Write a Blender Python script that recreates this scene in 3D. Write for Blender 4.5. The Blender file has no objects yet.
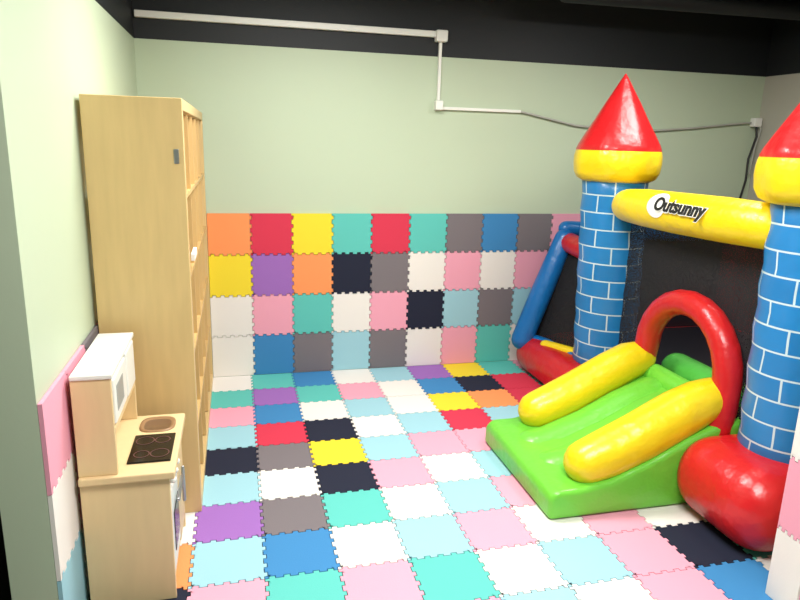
import bpy, bmesh, math, random
from mathutils import Vector, Matrix
random.seed(4)
S=0.3   # one foam tile = 0.3 m ; all helper coordinates are in tiles
sc=bpy.context.scene
sc.view_settings.view_transform='Standard'

# ---------------------------------------------------------------- materials
def lin(c):
    return tuple(((v/255)/12.92 if v/255<=.04045 else ((v/255+.055)/1.055)**2.4) for v in c)+(1,)
MATS={}
def mat(name,rgb,rough=.6,spec=.5,bump=0,bscale=40,var=0,vscale=3,metal=0,emit=0,coat=0,bdist=.01,stretch=None):
    if name in MATS: return MATS[name]
    m=bpy.data.materials.new(name);m.use_nodes=True;nt=m.node_tree;b=nt.nodes['Principled BSDF']
    c=lin(rgb);b.inputs['Base Color'].default_value=c;b.inputs['Roughness'].default_value=rough
    b.inputs['Specular IOR Level'].default_value=spec;b.inputs['Metallic'].default_value=metal
    b.inputs['Coat Weight'].default_value=coat
    if emit: b.inputs['Emission Color'].default_value=c;b.inputs['Emission Strength'].default_value=emit
    tc=nt.nodes.new('ShaderNodeTexCoord')
    src=tc.outputs['Object']
    if stretch:
        mp=nt.nodes.new('ShaderNodeMapping');mp.inputs['Scale'].default_value=stretch
        nt.links.new(src,mp.inputs['Vector']);src=mp.outputs[0]
    if bump:
        n=nt.nodes.new('ShaderNodeTexNoise');n.inputs['Scale'].default_value=bscale;n.inputs['Detail'].default_value=3
        nt.links.new(src,n.inputs['Vector'])
        bp=nt.nodes.new('ShaderNodeBump');bp.inputs['Strength'].default_value=bump;bp.inputs['Distance'].default_value=bdist
        nt.links.new(n.outputs['Fac'],bp.inputs['Height']);nt.links.new(bp.outputs[0],b.inputs['Normal'])
    if var:
        n=nt.nodes.new('ShaderNodeTexNoise');n.inputs['Scale'].default_value=vscale;n.inputs['Detail'].default_value=4
        nt.links.new(src,n.inputs['Vector'])
        mx=nt.nodes.new('ShaderNodeMix');mx.data_type='RGBA'
        mx.inputs[6].default_value=tuple(v*(1-var) for v in c[:3])+(1,);mx.inputs[7].default_value=tuple(min(1,v*(1+var)) for v in c[:3])+(1,)
        nt.links.new(n.outputs['Fac'],mx.inputs[0]);nt.links.new(mx.outputs[2],b.inputs['Base Color'])
    MATS[name]=m;return m

TC={'W':(230,226,220),'P':(232,160,180),'L':(152,198,210),'T':(92,188,178),'B':(62,130,184),'U':(152,104,180),
    'R':(208,56,80),'G':(118,111,115),'K':(32,36,54),'Y':(236,212,54),'O':(240,148,90)}
FOAM={k:mat('foam_'+k,v,rough=.8,spec=.25,bump=.25,bscale=160,bdist=.002) for k,v in TC.items()}
M_green=mat('paint_sage_green',(186,200,174),.5,spec=.35,bump=.08,bscale=90,bdist=.003,var=.03,vscale=1.2)
M_rightp=mat('paint_warm_grey',(180,177,164),.6,bump=.08,bscale=90,bdist=.003)
M_black=mat('paint_black',(20,24,28),.6,bump=.1,bscale=60)
M_ceil=mat('ceiling_black',(34,36,40),.7,bump=.15,bscale=30)
M_dfloor=mat('floor_dark_laminate',(38,32,30),.4,bump=.1,bscale=20)
M_white=mat('white_plastic',(235,235,228),.4)
M_cable=mat('grey_cable',(170,170,160),.5)
M_bcable=mat('black_cable',(25,25,25),.5)
M_birch=mat('birch_veneer',(212,182,126),.45,var=.12,vscale=5,stretch=(6,6,.7),coat=.1)
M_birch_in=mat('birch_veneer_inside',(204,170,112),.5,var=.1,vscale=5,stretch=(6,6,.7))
M_pine=mat('pine_panel',(224,198,150),.45,var=.08,vscale=5,stretch=(5,5,.8))
M_kwhite=mat('kitchen_white',(228,228,222),.35)
M_hob=mat('hob_black',(18,17,18),.2)
M_ring=mat('hob_ring',(90,56,52),.4)
M_sink=mat('sink_brown',(150,116,82),.35)
M_sinkin=mat('sink_inside',(112,86,62),.3)
M_steel=mat('brushed_steel',(170,172,175),.3,metal=.9)
def pvc(n,c): return mat(n,c,rough=.34,spec=.5,bump=.8,bscale=8,bdist=.018,coat=.12)
V_red=pvc('pvc_red',(200,28,32));V_yel=pvc('pvc_yellow',(240,208,22));V_grn=pvc('pvc_green',(112,202,62))
V_blue=pvc('pvc_blue',(18,108,178));V_grn2=pvc('pvc_green_dark',(84,182,70));V_bed=mat('pvc_bed_dark',(34,34,42),.5)
V_mar=mat('fabric_maroon',(110,24,32),.7)
M_ink=mat('print_black',(15,15,15),.5);M_print_w=mat('print_white',(240,240,236),.5)

def net_mat():
    m=bpy.data.materials.new('safety_net_black');m.use_nodes=True;nt=m.node_tree
    b=nt.nodes['Principled BSDF'];b.inputs['Base Color'].default_value=(.008,.008,.010,1);b.inputs['Roughness'].default_value=.8
    tr=nt.nodes.new('ShaderNodeBsdfTransparent');mx=nt.nodes.new('ShaderNodeMixShader')
    tc=nt.nodes.new('ShaderNodeTexCoord');vo=nt.nodes.new('ShaderNodeTexVoronoi');vo.inputs['Scale'].default_value=150
    nt.links.new(tc.outputs['Object'],vo.inputs['Vector'])
    mt=nt.nodes.new('ShaderNodeMath');mt.operation='LESS_THAN';mt.inputs[1].default_value=.33
    nt.links.new(vo.outputs['Distance'],mt.inputs[0])
    nt.links.new(mt.outputs[0],mx.inputs[0]);nt.links.new(b.outputs[0],mx.inputs[1]);nt.links.new(tr.outputs[0],mx.inputs[2])
    nt.links.new(mx.outputs[0],nt.nodes['Material Output'].inputs[0]);return m
M_net=net_mat()
def brick_mat():
    m=bpy.data.materials.new('pvc_brick_print');m.use_nodes=True;nt=m.node_tree
    b=nt.nodes['Principled BSDF'];b.inputs['Roughness'].default_value=.35;b.inputs['Coat Weight'].default_value=.12
    uv=nt.nodes.new('ShaderNodeTexCoord');br=nt.nodes.new('ShaderNodeTexBrick')
    br.inputs['Color1'].default_value=lin((30,118,182));br.inputs['Color2'].default_value=lin((36,130,196));br.inputs['Mortar'].default_value=lin((200,220,226))
    br.inputs['Scale'].default_value=1;br.inputs['Mortar Size'].default_value=.015;br.inputs['Mortar Smooth'].default_value=.1
    br.inputs['Brick Width'].default_value=.65;br.inputs['Row Height'].default_value=.37
    nt.links.new(uv.outputs['UV'],br.inputs['Vector']);nt.links.new(br.outputs['Color'],b.inputs['Base Color'])
    n=nt.nodes.new('ShaderNodeTexNoise');n.inputs['Scale'].default_value=9
    nt.links.new(uv.outputs['Object'],n.inputs['Vector'])
    bp=nt.nodes.new('ShaderNodeBump');bp.inputs['Strength'].default_value=.5;bp.inputs['Distance'].default_value=.012
    nt.links.new(n.outputs['Fac'],bp.inputs['Height']);nt.links.new(bp.outputs[0],b.inputs['Normal']);return m
M_brick=brick_mat()

# ---------------------------------------------------------------- helpers
def link(o,parent=None):
    sc.collection.objects.link(o)
    if parent: o.parent=parent
    return o
def empty(name):
    o=bpy.data.objects.new(name,None);o.empty_display_size=.1;return link(o)
def mesh(name,verts,faces,mats,parent=None,smooth=False,fm=None):
    me=bpy.data.meshes.new(name);me.from_pydata([tuple(c*S for c in v) for v in verts],[],faces)
    if not isinstance(mats,(list,tuple)): mats=[mats]
    for m in mats: me.materials.append(m)
    if fm:
        for p,i in zip(me.polygons,fm): p.material_index=i
    if smooth:
        for p in me.polygons: p.use_smooth=True
    me.update();return link(bpy.data.objects.new(name,me),parent)
def bevel(o,w,seg=3):
    b=o.modifiers.new('bevel','BEVEL');b.width=w*S;b.segments=seg;b.limit_method='ANGLE';b.angle_limit=.6
    for p in o.data.polygons: p.use_smooth=True
    if seg<4:
        wn=o.modifiers.new('wn','WEIGHTED_NORMAL')
    return o
def box(name,x0,x1,y0,y1,z0,z1,m,parent=None,bv=0,seg=3):
    v=[(x0,y0,z0),(x1,y0,z0),(x1,y1,z0),(x0,y1,z0),(x0,y0,z1),(x1,y0,z1),(x1,y1,z1),(x0,y1,z1)]
    f=[(0,3,2,1),(4,5,6,7),(0,1,5,4),(1,2,6,5),(2,3,7,6),(3,0,4,7)]
    o=mesh(name,v,f,m,parent)
    if bv: bevel(o,bv,seg)
    return o
def pillow(name,x0,x1,y0,y1,z0,z1,m,parent,r=.4,seg=8):
    o=box(name,x0,x1,y0,y1,z0,z1,m,parent);bevel(o,r,seg);return o
def lathe(name,prof,c,m,parent,seg=48,lean=(0,0),uv=False,fm=None,lump=0):
    V=[];F=[];z0=prof[0][1];z1=prof[-1][1];H=max(1e-6,z1-z0)
    for (r,z) in prof:
        for k in range(seg):
            a=2*math.pi*k/seg;rr=r*(1+lump*math.cos(8*a))
            t=(z-z0)/H
            V.append((c[0]+lean[0]*t+rr*math.cos(a),c[1]+lean[1]*t+rr*math.sin(a),z))
    n=len(prof);idx=[]
    for i in range(n-1):
        for k in range(seg):
            F.append((i*seg+k,i*seg+(k+1)%seg,(i+1)*seg+(k+1)%seg,(i+1)*seg+k));idx.append(fm[i] if fm else 0)
    F.append(tuple(range(seg-1,-1,-1)));idx.append(0)
    F.append(tuple((n-1)*seg+k for k in range(seg)));idx.append(fm[-1] if fm else 0)
    o=mesh(name,V,F,m,parent,True,idx)
    if uv:
        ul=o.data.uv_layers.new(name='UV');L=.65*6
        for p in o.data.polygons[:(n-1)*seg]:
            i=p.index//seg;k=p.index%seg
            us=[k,k+1,k+1,k];zs=[prof[i][1],prof[i][1],prof[i+1][1],prof[i+1][1]]
            for li,u,z in zip(p.loop_indices,us,zs): ul.data[li].uv=(u/seg*L,z)
    return o
def tube(name,pts,rad,m,parent,seg=20,cap=True,flat=1.0):
    """swept tube with rounded ends"""
    pts=[Vector(p) for p in pts]
    if not isinstance(rad,(list,tuple)): rad=[rad]*len(pts)
    P=[];Rr=[]
    if cap:
        d=(pts[0]-pts[1]).normalized()
        for t in (85,65,45,22): P.append(pts[0]+d*rad[0]*math.sin(math.radians(t)));Rr.append(rad[0]*math.cos(math.radians(t)))
    P+=pts;Rr+=list(rad)
    if cap:
        d=(pts[-1]-pts[-2]).normalized()
        for t in (22,45,65,85): P.append(pts[-1]+d*rad[-1]*math.sin(math.radians(t)));Rr.append(rad[-1]*math.cos(math.radians(t)))
    V=[];F=[];T=[]
    for i in range(len(P)):
        a=P[max(0,i-1)];b=P[min(len(P)-1,i+1)];T.append((b-a).normalized())
    up=Vector((0,0,1)) if abs(T[0].z)<.9 else Vector((1,0,0))
    n=(up-T[0]*up.dot(T[0])).normalized()
    for i,(p,r) in enumerate(zip(P,Rr)):
        n=(n-T[i]*n.dot(T[i])).normalized();b=T[i].cross(n)
        for k in range(seg):
            a=2*math.pi*k/seg;V.append(tuple(p+n*r*math.cos(a)+b*r*flat*math.sin(a)))
    for i in range(len(P)-1):
        for k in range(seg): F.append((i*seg+k,i*seg+(k+1)%seg,(i+1)*seg+(k+1)%seg,(i+1)*seg+k))
    F.append(tuple(range(seg-1,-1,-1)));F.append(tuple((len(P)-1)*seg+k for k in range(seg)))
    return mesh(name,V,F,m,parent,True)
def prism_y(name,prof,y0,y1,m,parent,bv=.0,seg=4):
    n=len(prof);V=[(x,y0,z) for x,z in prof]+[(x,y1,z) for x,z in prof]
    F=[tuple(range(n)),tuple(range(2*n-1,n-1,-1))]+[(i,i+n,(i+1)%n+n,(i+1)%n) for i in range(n)]
    o=mesh(name,V,F,m,parent)
    bm=bmesh.new();bm.from_mesh(o.data);bmesh.ops.recalc_face_normals(bm,faces=bm.faces);bm.to_mesh(o.data);bm.free()
    if bv: bevel(o,bv,seg)
    return o

def tile_field(name,grid,mapf,th=.04,pu=1,pv=1,g=.006,a=.045):
    """interlocking foam tiles with square teeth. grid[(i,j)]=colour key; mapf(u,v,h)->xyz"""
    N=5;m=.09
    def path(sgn):
        out=[]
        for k in range(N):
            s0=(k+.28)/N;s1=(k+.72)/N
            if sgn<0: lo=-g;hi=a-g;e=g
            else: lo=g;hi=a+g;e=-g
            out+=[(s0+e,lo),(s0+e,hi),(s1-e,hi),(s1-e,lo)]
        return out
    V=[];F=[];FM=[];keys=sorted(set(grid.values()))
    for (i,j),c in grid.items():
        ci=keys.index(c)
        has=lambda q: q in grid
        b0=len(V)
        inner=[(m,m),(1-m,m),(1-m,1-m),(m,1-m)]
        V+=[mapf((i+u)*pu,(j+v)*pv,0) for u,v in inner];F.append((b0,b0+1,b0+2,b0+3));FM.append(ci)
        sides=[(lambda s,d:(s,d),(i,j-1),0),(lambda s,d:(1-d,s),(i+1,j),1),(lambda s,d:(1-s,1-d),(i,j+1),2),(lambda s,d:(d,1-s),(i-1,j),3)]
        for fn,nb,sd in sides:
            pts=[(g,g)]
            if has(nb):
                if sd in (0,3): pts+=path(1)
                else: pts+=[(s,-d) for s,d in path(-1)]
            pts.append((1-g,g))
            cl=lambda s:min(1-m,max(m,s))
            b=len(V);n=len(pts)
            for (s,d) in pts:
                u,v=fn(s,d);V.append(mapf((i+u)*pu,(j+v)*pv,0));V.append(mapf((i+u)*pu,(j+v)*pv,-th))
                u,v=fn(cl(s),m);V.append(mapf((i+u)*pu,(j+v)*pv,0))
            for k in range(n-1):
                A,B=b+3*k,b+3*k+3
                (sa,da),(sb,db)=pts[k],pts[k+1]
                if abs(cl(sa)-cl(sb))<1e-6:
                    if abs(cl(sa)-sa)>1e-6 or abs(cl(sb)-sb)>1e-6: F.append((A,B,B+2));FM.append(ci)
                else: F.append((A,B,B+2,A+2));FM.append(ci)
                F.append((A,A+1,B+1,B));FM.append(ci)
    return mesh(name,V,F,[FOAM[k] for k in keys],None,False,FM)

# ---------------------------------------------------------------- room
XL,XR=-1.2,15.0; ZP=7.8; ZC=9.35
box('floor',-7,XR+.5,-20,.5,-.5,-.03,M_dfloor)
box('ceiling',-7,XR+.5,-20,.5,ZC,ZC+.4,M_ceil)
def wall(name,x0,x1,y0,y1,m):
    v=[];f=[];fm=[]
    for (z0,z1,k) in ((-.03,ZP,0),(ZP,ZC,1)):
        b=len(v)
        v+=[(x0,y0,z0),(x1,y0,z0),(x1,y1,z0),(x0,y1,z0),(x0,y0,z1),(x1,y0,z1),(x1,y1,z1),(x0,y1,z1)]
        for q in [(0,3,2,1),(4,5,6,7),(0,1,5,4),(1,2,6,5),(2,3,7,6),(3,0,4,7)]: f.append(tuple(b+i for i in q));fm.append(k)
    return mesh(name,v,f,[m,M_black],None,False,fm)
wall('wall_back',-7,XR+.5,.06,.5,M_green)
wall('wall_left',XL-.5,XL-.05,-9,.06,M_green)
wall('wall_right',XR,XR+.5,-20,.06,M_rightp)
wall('wall_partition',7.62,XR,-10.1,-9.66,M_green)
wall('wall_corridor',-7.5,-7,-20,.5,M_black)
wall('wall_front',-7,XR+.5,-20.5,-20,M_green)
rows={
0:"WOWTBWLUYTPLWPTLW",1:"PLTUTPWBKRTWPLPWT",2:"LWPBWLWYORLPWBLWP",3:"WPLRKWLRLWPTLPWLP",4:"TGKGYLPPWPLWTPLWT",
5:"PBLWKPWLPLWPLWPTL",6:"OWUGTWLPLWPLTPLWP",7:"KOLBWLPWPWLPWLTPW",8:"PKPTPTWLPKTWPLWLP",9:"WPLWTPLWPBWLPWPTW",10:"LTWPLWPTLWPLWTLWP",11:"PWTLWPLWPTWPLWPTL"}
grid={}
for n,s in rows.items():
    for k in range(-1,15):
        grid[(k,-n-1)]=s[k+2]
tile_field('foam_floor_mat',grid,lambda u,v,h:(u,v,h),th=.03)
W4=["WBGLGWPTWPLTWPB","WPTWPKLGLTWPLWP","YUOKGWPWPTWLPWT","ORYTRTGBGPLTPWB"]
grid={(i,j):W4[j][i] for i in range(15) for j in range(4)}
tile_field('foam_wall_tiles',grid,lambda u,v,h:(u+.1,0+(-h),v+.0),th=.055,pu=.978,pv=1.012)
W3=["LWTPWLPWT","WPWTPLWPL","PPGPWTPLP"]
grid={(i,j):W3[j][i] for i in range(9) for j in range(3)}
tile_field('foam_wall_tiles.001',grid,lambda u,v,h:(XL+h,-9+u,v),th=.045,pv=1.04)
W5=["PWTPWLP","WPLTWPL","PWTPWTP"]
grid={(i,j):W5[j][i] for i in range(7) for j in range(3)}
tile_field('foam_wall_tiles.002',grid,lambda u,v,h:(7.6+u,-10.145-h,v),th=.045)
grid={(0,0):'W',(0,1):'P',(0,2):'W'}
tile_field('foam_wall_tiles.003',grid,lambda u,v,h:(7.575-h,-9.66-u*.48,v),th=.045)

# ---------------------------------------------------------------- trunking and cables on back wall
tr=empty('wall_cable_trunking')
box('trunk_top',XL,5.5,-.06,.06,8.22,8.36,M_white,tr,.015)
box('junction_top',5.48,5.76,-.16,.06,8.12,8.38,M_white,tr,.03)
box('trunk_drop',5.59,5.66,-.03,.06,6.8,8.2,M_white,tr,.01)
box('junction_low',5.53,5.72,-.14,.06,6.56,6.79,M_white,tr,.03)
box('trunk_side',5.7,7.8,-.03,.06,6.58,6.65,M_white,tr,.01)
cb=empty('wall_power_cable')
tube('cable',[(7.8,-.0,6.61),(8.4,0,6.5),(9.3,0,6.33),(10.3,0,6.25),(11.5,0,6.25),(12.8,0,6.36),(14,0,6.5),(14.8,0,6.58)],.028,M_cable,cb,8)
box('socket_box',14.7,14.95,-.14,.06,6.46,6.7,M_white,cb,.03)
tube('cord_a',[(14.8,-.08,6.55),(14.86,-.1,6.2),(14.7,-.1,5.6),(14.72,-.1,5.0),(14.6,-.1,4.4)],.03,M_bcable,cb,8)
tube('cord_b',[(14.85,-.08,6.6),(14.95,-.12,6.4),(14.85,-.1,5.9),(14.8,-.1,5.2)],.025,M_cable,cb,8)
tube('ceiling_duct',[(8,-1.6,9.1),(15,-1.9,9.1)],.22,M_black,None,16)

# ---------------------------------------------------------------- cube shelf (5x5, birch)
sh=empty('cube_shelf_unit')
x0,x1=XL+.01,.1;y0,y1=-6.13,-.03;H=6.3;T=.16
box('side_near',x0,x1,y0,y0+T,0,H,M_birch,sh,.012)
box('side_far',x0,x1,y1-T,y1,0,H,M_birch,sh,.012)
box('top',x0,x1,y0+T,y1-T,H-T,H,M_birch,sh,.012)
box('bottom',x0,x1,y0+T,y1-T,0,T,M_birch,sh,.012)
for i in range(1,5):
    z=T+(H-2*T)*i/5;box('shelf_%d'%i,x0+.02,x1-.015,y0+T,y1-T,z-.03,z+.03,M_birch_in,sh)
    y=y0+T+(y1-y0-2*T)*i/5
    for j in range(5):
        za=T+(H-2*T)*j/5+.03;box('divider_%d_%d'%(i,j),x0+.02,x1-.02,y-.03,y+.03,za,za+(H-2*T)/5-.06,M_birch_in,sh)
box('bracket',-.04,.03,y0-.02,y0+.01,5.42,5.62,M_steel,sh,.01)
box('screw',-.02,.01,y0-.035,y0-.02,5.5,5.53,M_steel,sh)
box('paper_tag',x1-.001,x1+.05,-5.75,-5.1,3.98,4.08,M_print_w,sh)

# ---------------------------------------------------------------- toy kitchen
k=empty('toy_kitchen')
kx0,kx1=-1.14,-.12;ky0,ky1=-8.15,-6.45;CH=1.72
box('side_near',kx0,kx1,ky0,ky0+.06,0,CH,M_pine,k,.01)
box('side_far',kx0,kx1,ky1-.06,ky1,0,CH,M_pine,k,.01)
box('back_panel',kx0,kx0+.05,ky0+.06,ky1-.06,0,CH,M_pine,k)
box('base_shelf',kx0+.05,kx1-.03,ky0+.06,ky1-.06,.12,.18,M_pine,k)
box('counter',kx0,kx1+.07,ky0-.06,ky1+.05,CH,CH+.1,M_pine,k,.02)
box('oven_door',kx1-.06,kx1+.0,ky0+.1,-7.25,.32,1.45,M_kwhite,k,.03)
box('oven_window',kx1-.0,kx1+.012,ky0+.22,-7.37,.55,1.1,M_hob,k,.01)
tube('oven_handle',[(kx1+.07,ky0+.2,1.3),(kx1+.07,-7.35,1.3)],.025,M_steel,k,12)
box('cupboard_door',kx1-.06,kx1,-7.2,ky1-.08,.2,1.62,M_pine,k,.03)
tube('cupboard_handle',[(kx1+.06,-7.1,.8),(kx1+.06,-7.1,1.3)],.025,M_steel,k,12)
for i in range(3):
    o=tube('knob_%d'%i,[(kx1-.02,-7.95+i*.25,1.58),(kx1+.02,-7.95+i*.25,1.58)],.045,M_kwhite,k,16)
box('hob',-.64,-.12,-7.92,-7.12,CH+.1,CH+.125,M_hob,k,.01)
for i,(hx,hy,r) in enumerate([(-.49,-7.71,.1),(-.27,-7.71,.12),(-.49,-7.32,.12),(-.27,-7.32,.1)]):
    V=[];F=[]
    for q in range(32):
        a=q/32*2*math.pi
        V+=[(hx+r*math.cos(a),hy+r*math.sin(a),CH+.128),(hx+(r-.015)*math.cos(a),hy+(r-.015)*math.sin(a),CH+.128)]
    for q in range(32): F.append((2*q,2*((q+1)%32),2*((q+1)%32)+1,2*q+1))
    mesh('hob_ring_%d'%i,V,F,M_ring,k)
def oval(cx,cy,rx,ry,z,n=36,e=3.0):
    o=[]
    for q in range(n):
        a=q/n*2*math.pi;ca,sa=math.cos(a),math.sin(a)
        o.append((cx+rx*math.copysign(abs(ca)**(2/e),ca),cy+ry*math.copysign(abs(sa)**(2/e),sa),z))
    return o
sy=-6.77
rings=[oval(-.39,sy,.24,.25,CH+.1),oval(-.39,sy,.235,.245,CH+.12),oval(-.39,sy,.2,.21,CH+.12),oval(-.39,sy,.18,.19,CH+.104)]
V=sum(rings,[]);F=[]
for i in range(3):
    for q in range(36): F.append((i*36+q,i*36+(q+1)%36,(i+1)*36+(q+1)%36,(i+1)*36+q))
F.append(tuple(3*36+q for q in range(36)))
mesh('sink',V,F,[M_sink,M_sinkin],k,True,[0]*108+[1])
hx=-.7;HT=3.04
box('hutch_side_near',kx0,hx,ky0,ky0+.06,CH+.1,HT,M_pine,k,.01)
box('hutch_side_far',kx0,hx,ky1-.06,ky1,CH+.1,HT,M_pine,k,.01)
box('hutch_top',kx0,hx+.02,ky0-.02,ky1+.02,HT,HT+.06,M_kwhite,k,.015)
box('hutch_back',kx0,kx0+.04,ky0+.06,ky1-.06,CH+.1,HT,M_pine,k)
box('hutch_shelf',kx0+.04,hx,ky0+.06,ky1-.06,2.34,2.4,M_pine,k)
box('microwave_body',kx0+.06,hx-.02,ky0+.08,-7.2,2.42,3.02,M_kwhite,k,.02)
box('microwave_door',hx-.03,hx+.02,ky0+.08,-7.22,2.44,3.0,M_kwhite,k,.02)
box('microwave_window',hx+.02,hx+.025,ky0+.2,-7.5,2.56,2.88,mat('window_grey',(150,155,155),.3),k,.01)
box('hutch_cabinet_door',hx-.03,hx+.02,-7.15,ky1-.07,2.42,3.02,M_kwhite,k,.02)

# ---------------------------------------------------------------- inflatable castle
c=empty('inflatable_bounce_castle')
pillow('base_main',8.7,14.5,-9.1,-.45,0,1.0,V_red,c,.4)
box('bounce_bed',9.6,14.0,-8.6,-.9,.95,1.03,V_bed,c,.03)
pillow('base_right_pillow',7.6,10.2,-9.28,-7.22,0,1.33,V_red,c,.62,10)
pillow('base_left_pillow',7.82,10.4,-4.5,-.4,0,.95,V_red,c,.45)
pillow('base_mid',8.3,10,-7.6,-4.2,0,1.15,V_red,c,.3)
def tower(tag,cx,cy,lean,zb,R):
    prof=[(.52,zb-.25),(R-.04,zb-.1),(R-.01,zb+.05)]
    n=12
    for i in range(n+1):
        z=zb+.1+(5.15-zb-.1)*i/n;prof.append((R+.015*math.cos(i*math.pi),z))
    prof.append((.55,5.22))
    lathe('tower_%s'%tag,prof,(cx,cy),M_brick,c,64,lean,uv=True)
    lx,ly=cx+lean[0],cy+lean[1]
    pr=[(.5,5.12),(.7,5.09),(.82,5.15),(.89,5.28),(.915,5.48),(.91,5.62),(.89,5.72),(.88,5.74),(.885,5.76),(.84,5.87),(.73,6.07),(.55,6.38),(.375,6.7),(.21,6.98),(.1,7.17),(.04,7.27),(.008,7.32)]
    lathe('roof_%s'%tag,pr,(lx,ly),[V_yel,V_red],c,64,(0,0),fm=[0]*7+[1]*20,lump=.018)
tower('left',9.02,-2.95,(-.2,0),.9,.69)
tower('right',9.02,-8.2,(-.1,0),1.15,.65)
tube('beam',[(8.6,-3.9,4.66),(8.53,-4.6,4.68),(8.5,-5.6,4.69),(8.52,-6.8,4.71),(8.62,-7.7,4.71)],[.33,.36,.37,.37,.35],V_yel,c,32)
def text(name,body,size,loc,off,m,ext=.002):
    cu=bpy.data.curves.new(name,'FONT');cu.body=body;cu.size=size*S;cu.align_x='CENTER';cu.align_y='CENTER';cu.extrude=ext;cu.offset=off
    cu.materials.append(m);o=bpy.data.objects.new(name,cu);link(o,c)
    n=Vector((-.93,0,.36)).normalized();xd=Vector((0,-1,0));yd=n.cross(xd)
    M=Matrix((xd,yd,n)).transposed().to_4x4();M.translation=Vector(loc)*S;o.matrix_world=M
    return o
nx,nz=-.93,.36;TY=-6.1
text('lettering','Outsunny',.335,(8.5+nx*.396,TY,4.695+nz*.396),.003,M_ink)
V=[];F=[];R=.381
for i in range(9):
    for j in range(9):
        u=-1+i/4;v=-1+j/4
        uu=u*math.sqrt(1-v*v/2);vv=v*math.sqrt(1-u*u/2)
        ang=math.pi-math.radians(22)-vv*.66
        V.append((8.5+R*math.cos(ang),TY+.62-uu*.28,4.695+R*math.sin(ang)))
for i in range(8):
    for j in range(8): F.append((i*9+j,i*9+j+1,(i+1)*9+j+1,(i+1)*9+j))
mesh('lettering_patch',V,F,M_print_w,c,True)
text('lettering_outline','Outsunny',.335,(8.5+nx*.386,TY,4.695+nz*.386),.007,M_print_w,.001)
pts=[(8.62,-4.96,1.1),(8.62,-4.94,1.6)]
for i in range(13):
    a=math.pi*i/12;pts.append((8.66,-6.1+1.12*math.cos(a),2.03+1.09*math.sin(a)))
pts+=[(8.6,-7.27,1.6),(8.5,-7.3,1.15)]
tube('entry_arch',pts,.235,V_red,c,20)
V=[];F=[]
top=4.6;ar=[(-6.08+1.14*math.cos(math.pi*i/16),2.05+1.12*math.sin(math.pi*i/16)) for i in range(17)]
ar=[(-4.94,1.1)]+ar+[(-7.22,1.1)]
outer=[(-3.62,1.0)]+[(-3.62-(3.96)*i/16,top) for i in range(17)]+[(-7.58,1.0)]
for (a,b) in zip(ar,outer): V+=[(8.8,a[0],a[1]),(8.9,b[0],b[1])]
for i in range(len(ar)-1): F.append((2*i,2*i+1,2*i+3,2*i+2))
mesh('net_front',V,F,M_net,c)
def quad(name,vs,m=M_net): return mesh(name,vs,[tuple(range(len(vs)))],m,c)
quad('panel_back',[(14.2,-.8,1),(14.2,-8.8,1),(14.2,-8.8,4.1),(14.2,-.8,4.1)],V_mar)
quad('net_left',[(8.1,-.7,.8),(14.2,-.7,.8),(14.2,-.7,3.6),(9.05,-.7,3.6)],V_bed)
quad('net_left_front',[(8.3,-.75,.8),(9.05,-.75,3.5),(9.05,-2.6,3.4),(8.6,-2.6,.8)])
quad('net_right',[(9.2,-8.6,1),(14.2,-8.6,1),(14.2,-8.6,4.2),(9.2,-8.6,4.4)])
tube('frame_slant',[(7.95,-.75,.85),(8.4,-.75,2.1),(8.92,-.75,3.5)],[.28,.28,.25],V_blue,c,20)
tube('frame_slant_front',[(8.55,-2.35,.85),(8.5,-1.5,.85),(8.2,-.8,.85)],.15,V_blue,c,20)
tube('frame_top',[(8.98,-.85,3.42),(9.0,-1.6,3.35),(9.0,-2.5,3.3)],.25,V_red,c,20)
tube('frame_top_back',[(9.0,-.65,3.74),(12,-.7,3.6),(14.2,-.7,3.6)],.2,V_blue,c,16)
tube('frame_back',[(14.2,-.8,4.1),(14.2,-8.6,4.1)],.22,V_mar,c,16)
tube('post_back_a',[(14.1,-.8,.9),(14.1,-.8,4)],.35,V_mar,c,20)
tube('post_back_b',[(14.1,-8.5,.9),(14.1,-8.5,4)],.35,V_mar,c,20)
tube('pad_yellow',[(8.25,-1.5,.9),(8.55,-2.2,.93),(8.85,-2.6,.95)],.14,V_yel,c,16)
# slide
prof=[(5.45,0),(5.45,.38),(5.59,.5),(6.0,.5),(6.5,.58),(7.2,.85),(7.9,1.2),(8.5,1.42),(9.0,1.45),(9.0,0)]
prism_y('slide_body',prof,-7.5,-4.62,V_grn,c,.2,6)
for i,yy in enumerate((-5.55,-6.4)):
    tube('slide_chamber_%d'%i,[(6.05,yy,.17),(6.4,yy,.24),(7.2,yy,.53),(7.9,yy,.88),(8.5,yy,1.1)],.42,V_grn,c,28)
tube('rail_left',[(6.38,-4.97,.76),(6.7,-4.97,.88),(7.2,-4.95,1.1),(7.9,-4.93,1.45),(8.35,-4.92,1.66),(8.55,-4.92,1.72)],[.37,.39,.395,.395,.38,.33],V_yel,c,28)
tube('rail_right',[(6.26,-7.08,.74),(6.6,-7.08,.86),(7.2,-7.08,1.12),(7.9,-7.08,1.48),(8.3,-7.08,1.66),(8.5,-7.08,1.73)],[.37,.4,.41,.41,.38,.34],V_yel,c,28)
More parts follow.
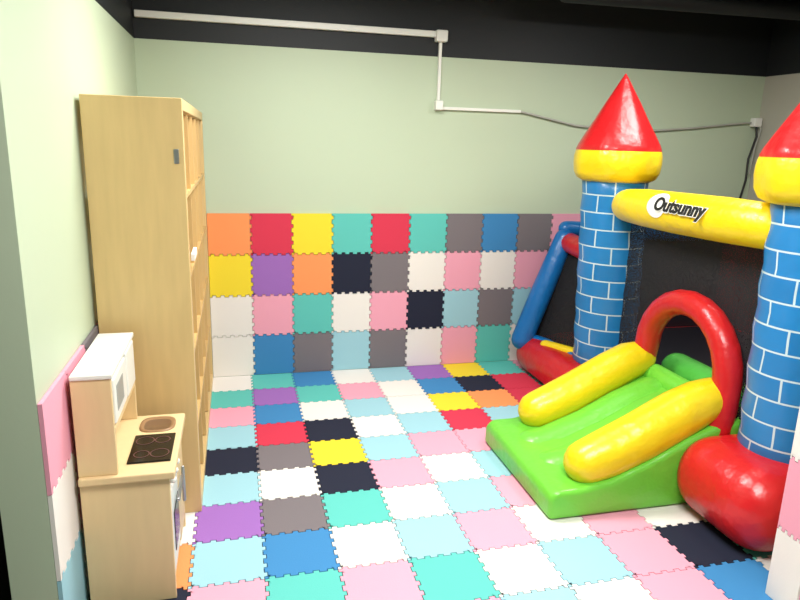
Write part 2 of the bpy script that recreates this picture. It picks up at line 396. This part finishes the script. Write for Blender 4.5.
tube('entry_step_a',[(8.75,-5.2,1.42),(8.75,-6.85,1.42)],.24,V_grn,c,20)
tube('entry_step_b',[(9.5,-4.9,1.42),(9.5,-6.6,1.42)],.32,V_grn2,c,20)

# ---------------------------------------------------------------- overhead light and added fill lights
M_em=mat('lamp_diffuser',(255,250,240),emit=6)
def lamp(nm,x,y,sx,sy,pw,z=ZC):
    e=empty(nm)
    box('housing',x-sx,x+sx,y-sy,y+sy,z-.12,z-.001,M_white,e,.02)
    box('diffuser',x-sx+.1,x+sx-.1,y-sy+.1,y+sy-.1,z-.14,z-.121,M_em,e)
    l=bpy.data.lights.new('tube_light','AREA');l.shape='RECTANGLE';l.size=(sx*2-.1)*S;l.size_y=(sy*2-.1)*S;l.energy=pw;l.color=(1,.985,.955)
    o=bpy.data.objects.new('tube_light',l);o.location=(x*S,y*S,(z-.16)*S);link(o,e)
lamp('unseen_overhead_light',2.8,-5.4,1.8,1.0,60)
lamp('unseen_overhead_light',3.6,-12.2,2,1.4,80)  # added fill out of view on the camera side, softens the shadows
lamp('unseen_overhead_light',9.6,-5.6,1.5,1,32)  # added fill above the castle to lift the dark corner, no known fixture
w=bpy.data.worlds.new('world');sc.world=w;w.use_nodes=True;w.node_tree.nodes['Background'].inputs[0].default_value=(.6,.65,.7,1);w.node_tree.nodes['Background'].inputs[1].default_value=.3

# ---------------------------------------------------------------- camera
px,py,pz,yaw,pit,rol,fpx=0.7781,-15.8647,5.8207,.2488,.2396,.0288,652.5861
f=Vector((math.sin(yaw)*math.cos(pit),math.cos(yaw)*math.cos(pit),-math.sin(pit)))
r=Vector((math.cos(yaw),-math.sin(yaw),0));u=r.cross(f)
r2=r*math.cos(rol)+u*math.sin(rol);u2=-r*math.sin(rol)+u*math.cos(rol)
cam=bpy.data.cameras.new('camera');cam.sensor_width=36;cam.lens=fpx/800*36;cam.clip_start=.02
co=bpy.data.objects.new('camera',cam);link(co)
M=Matrix((r2,u2,-f)).transposed().to_4x4();M.translation=Vector((px,py,pz))*S;co.matrix_world=M
sc.camera=co
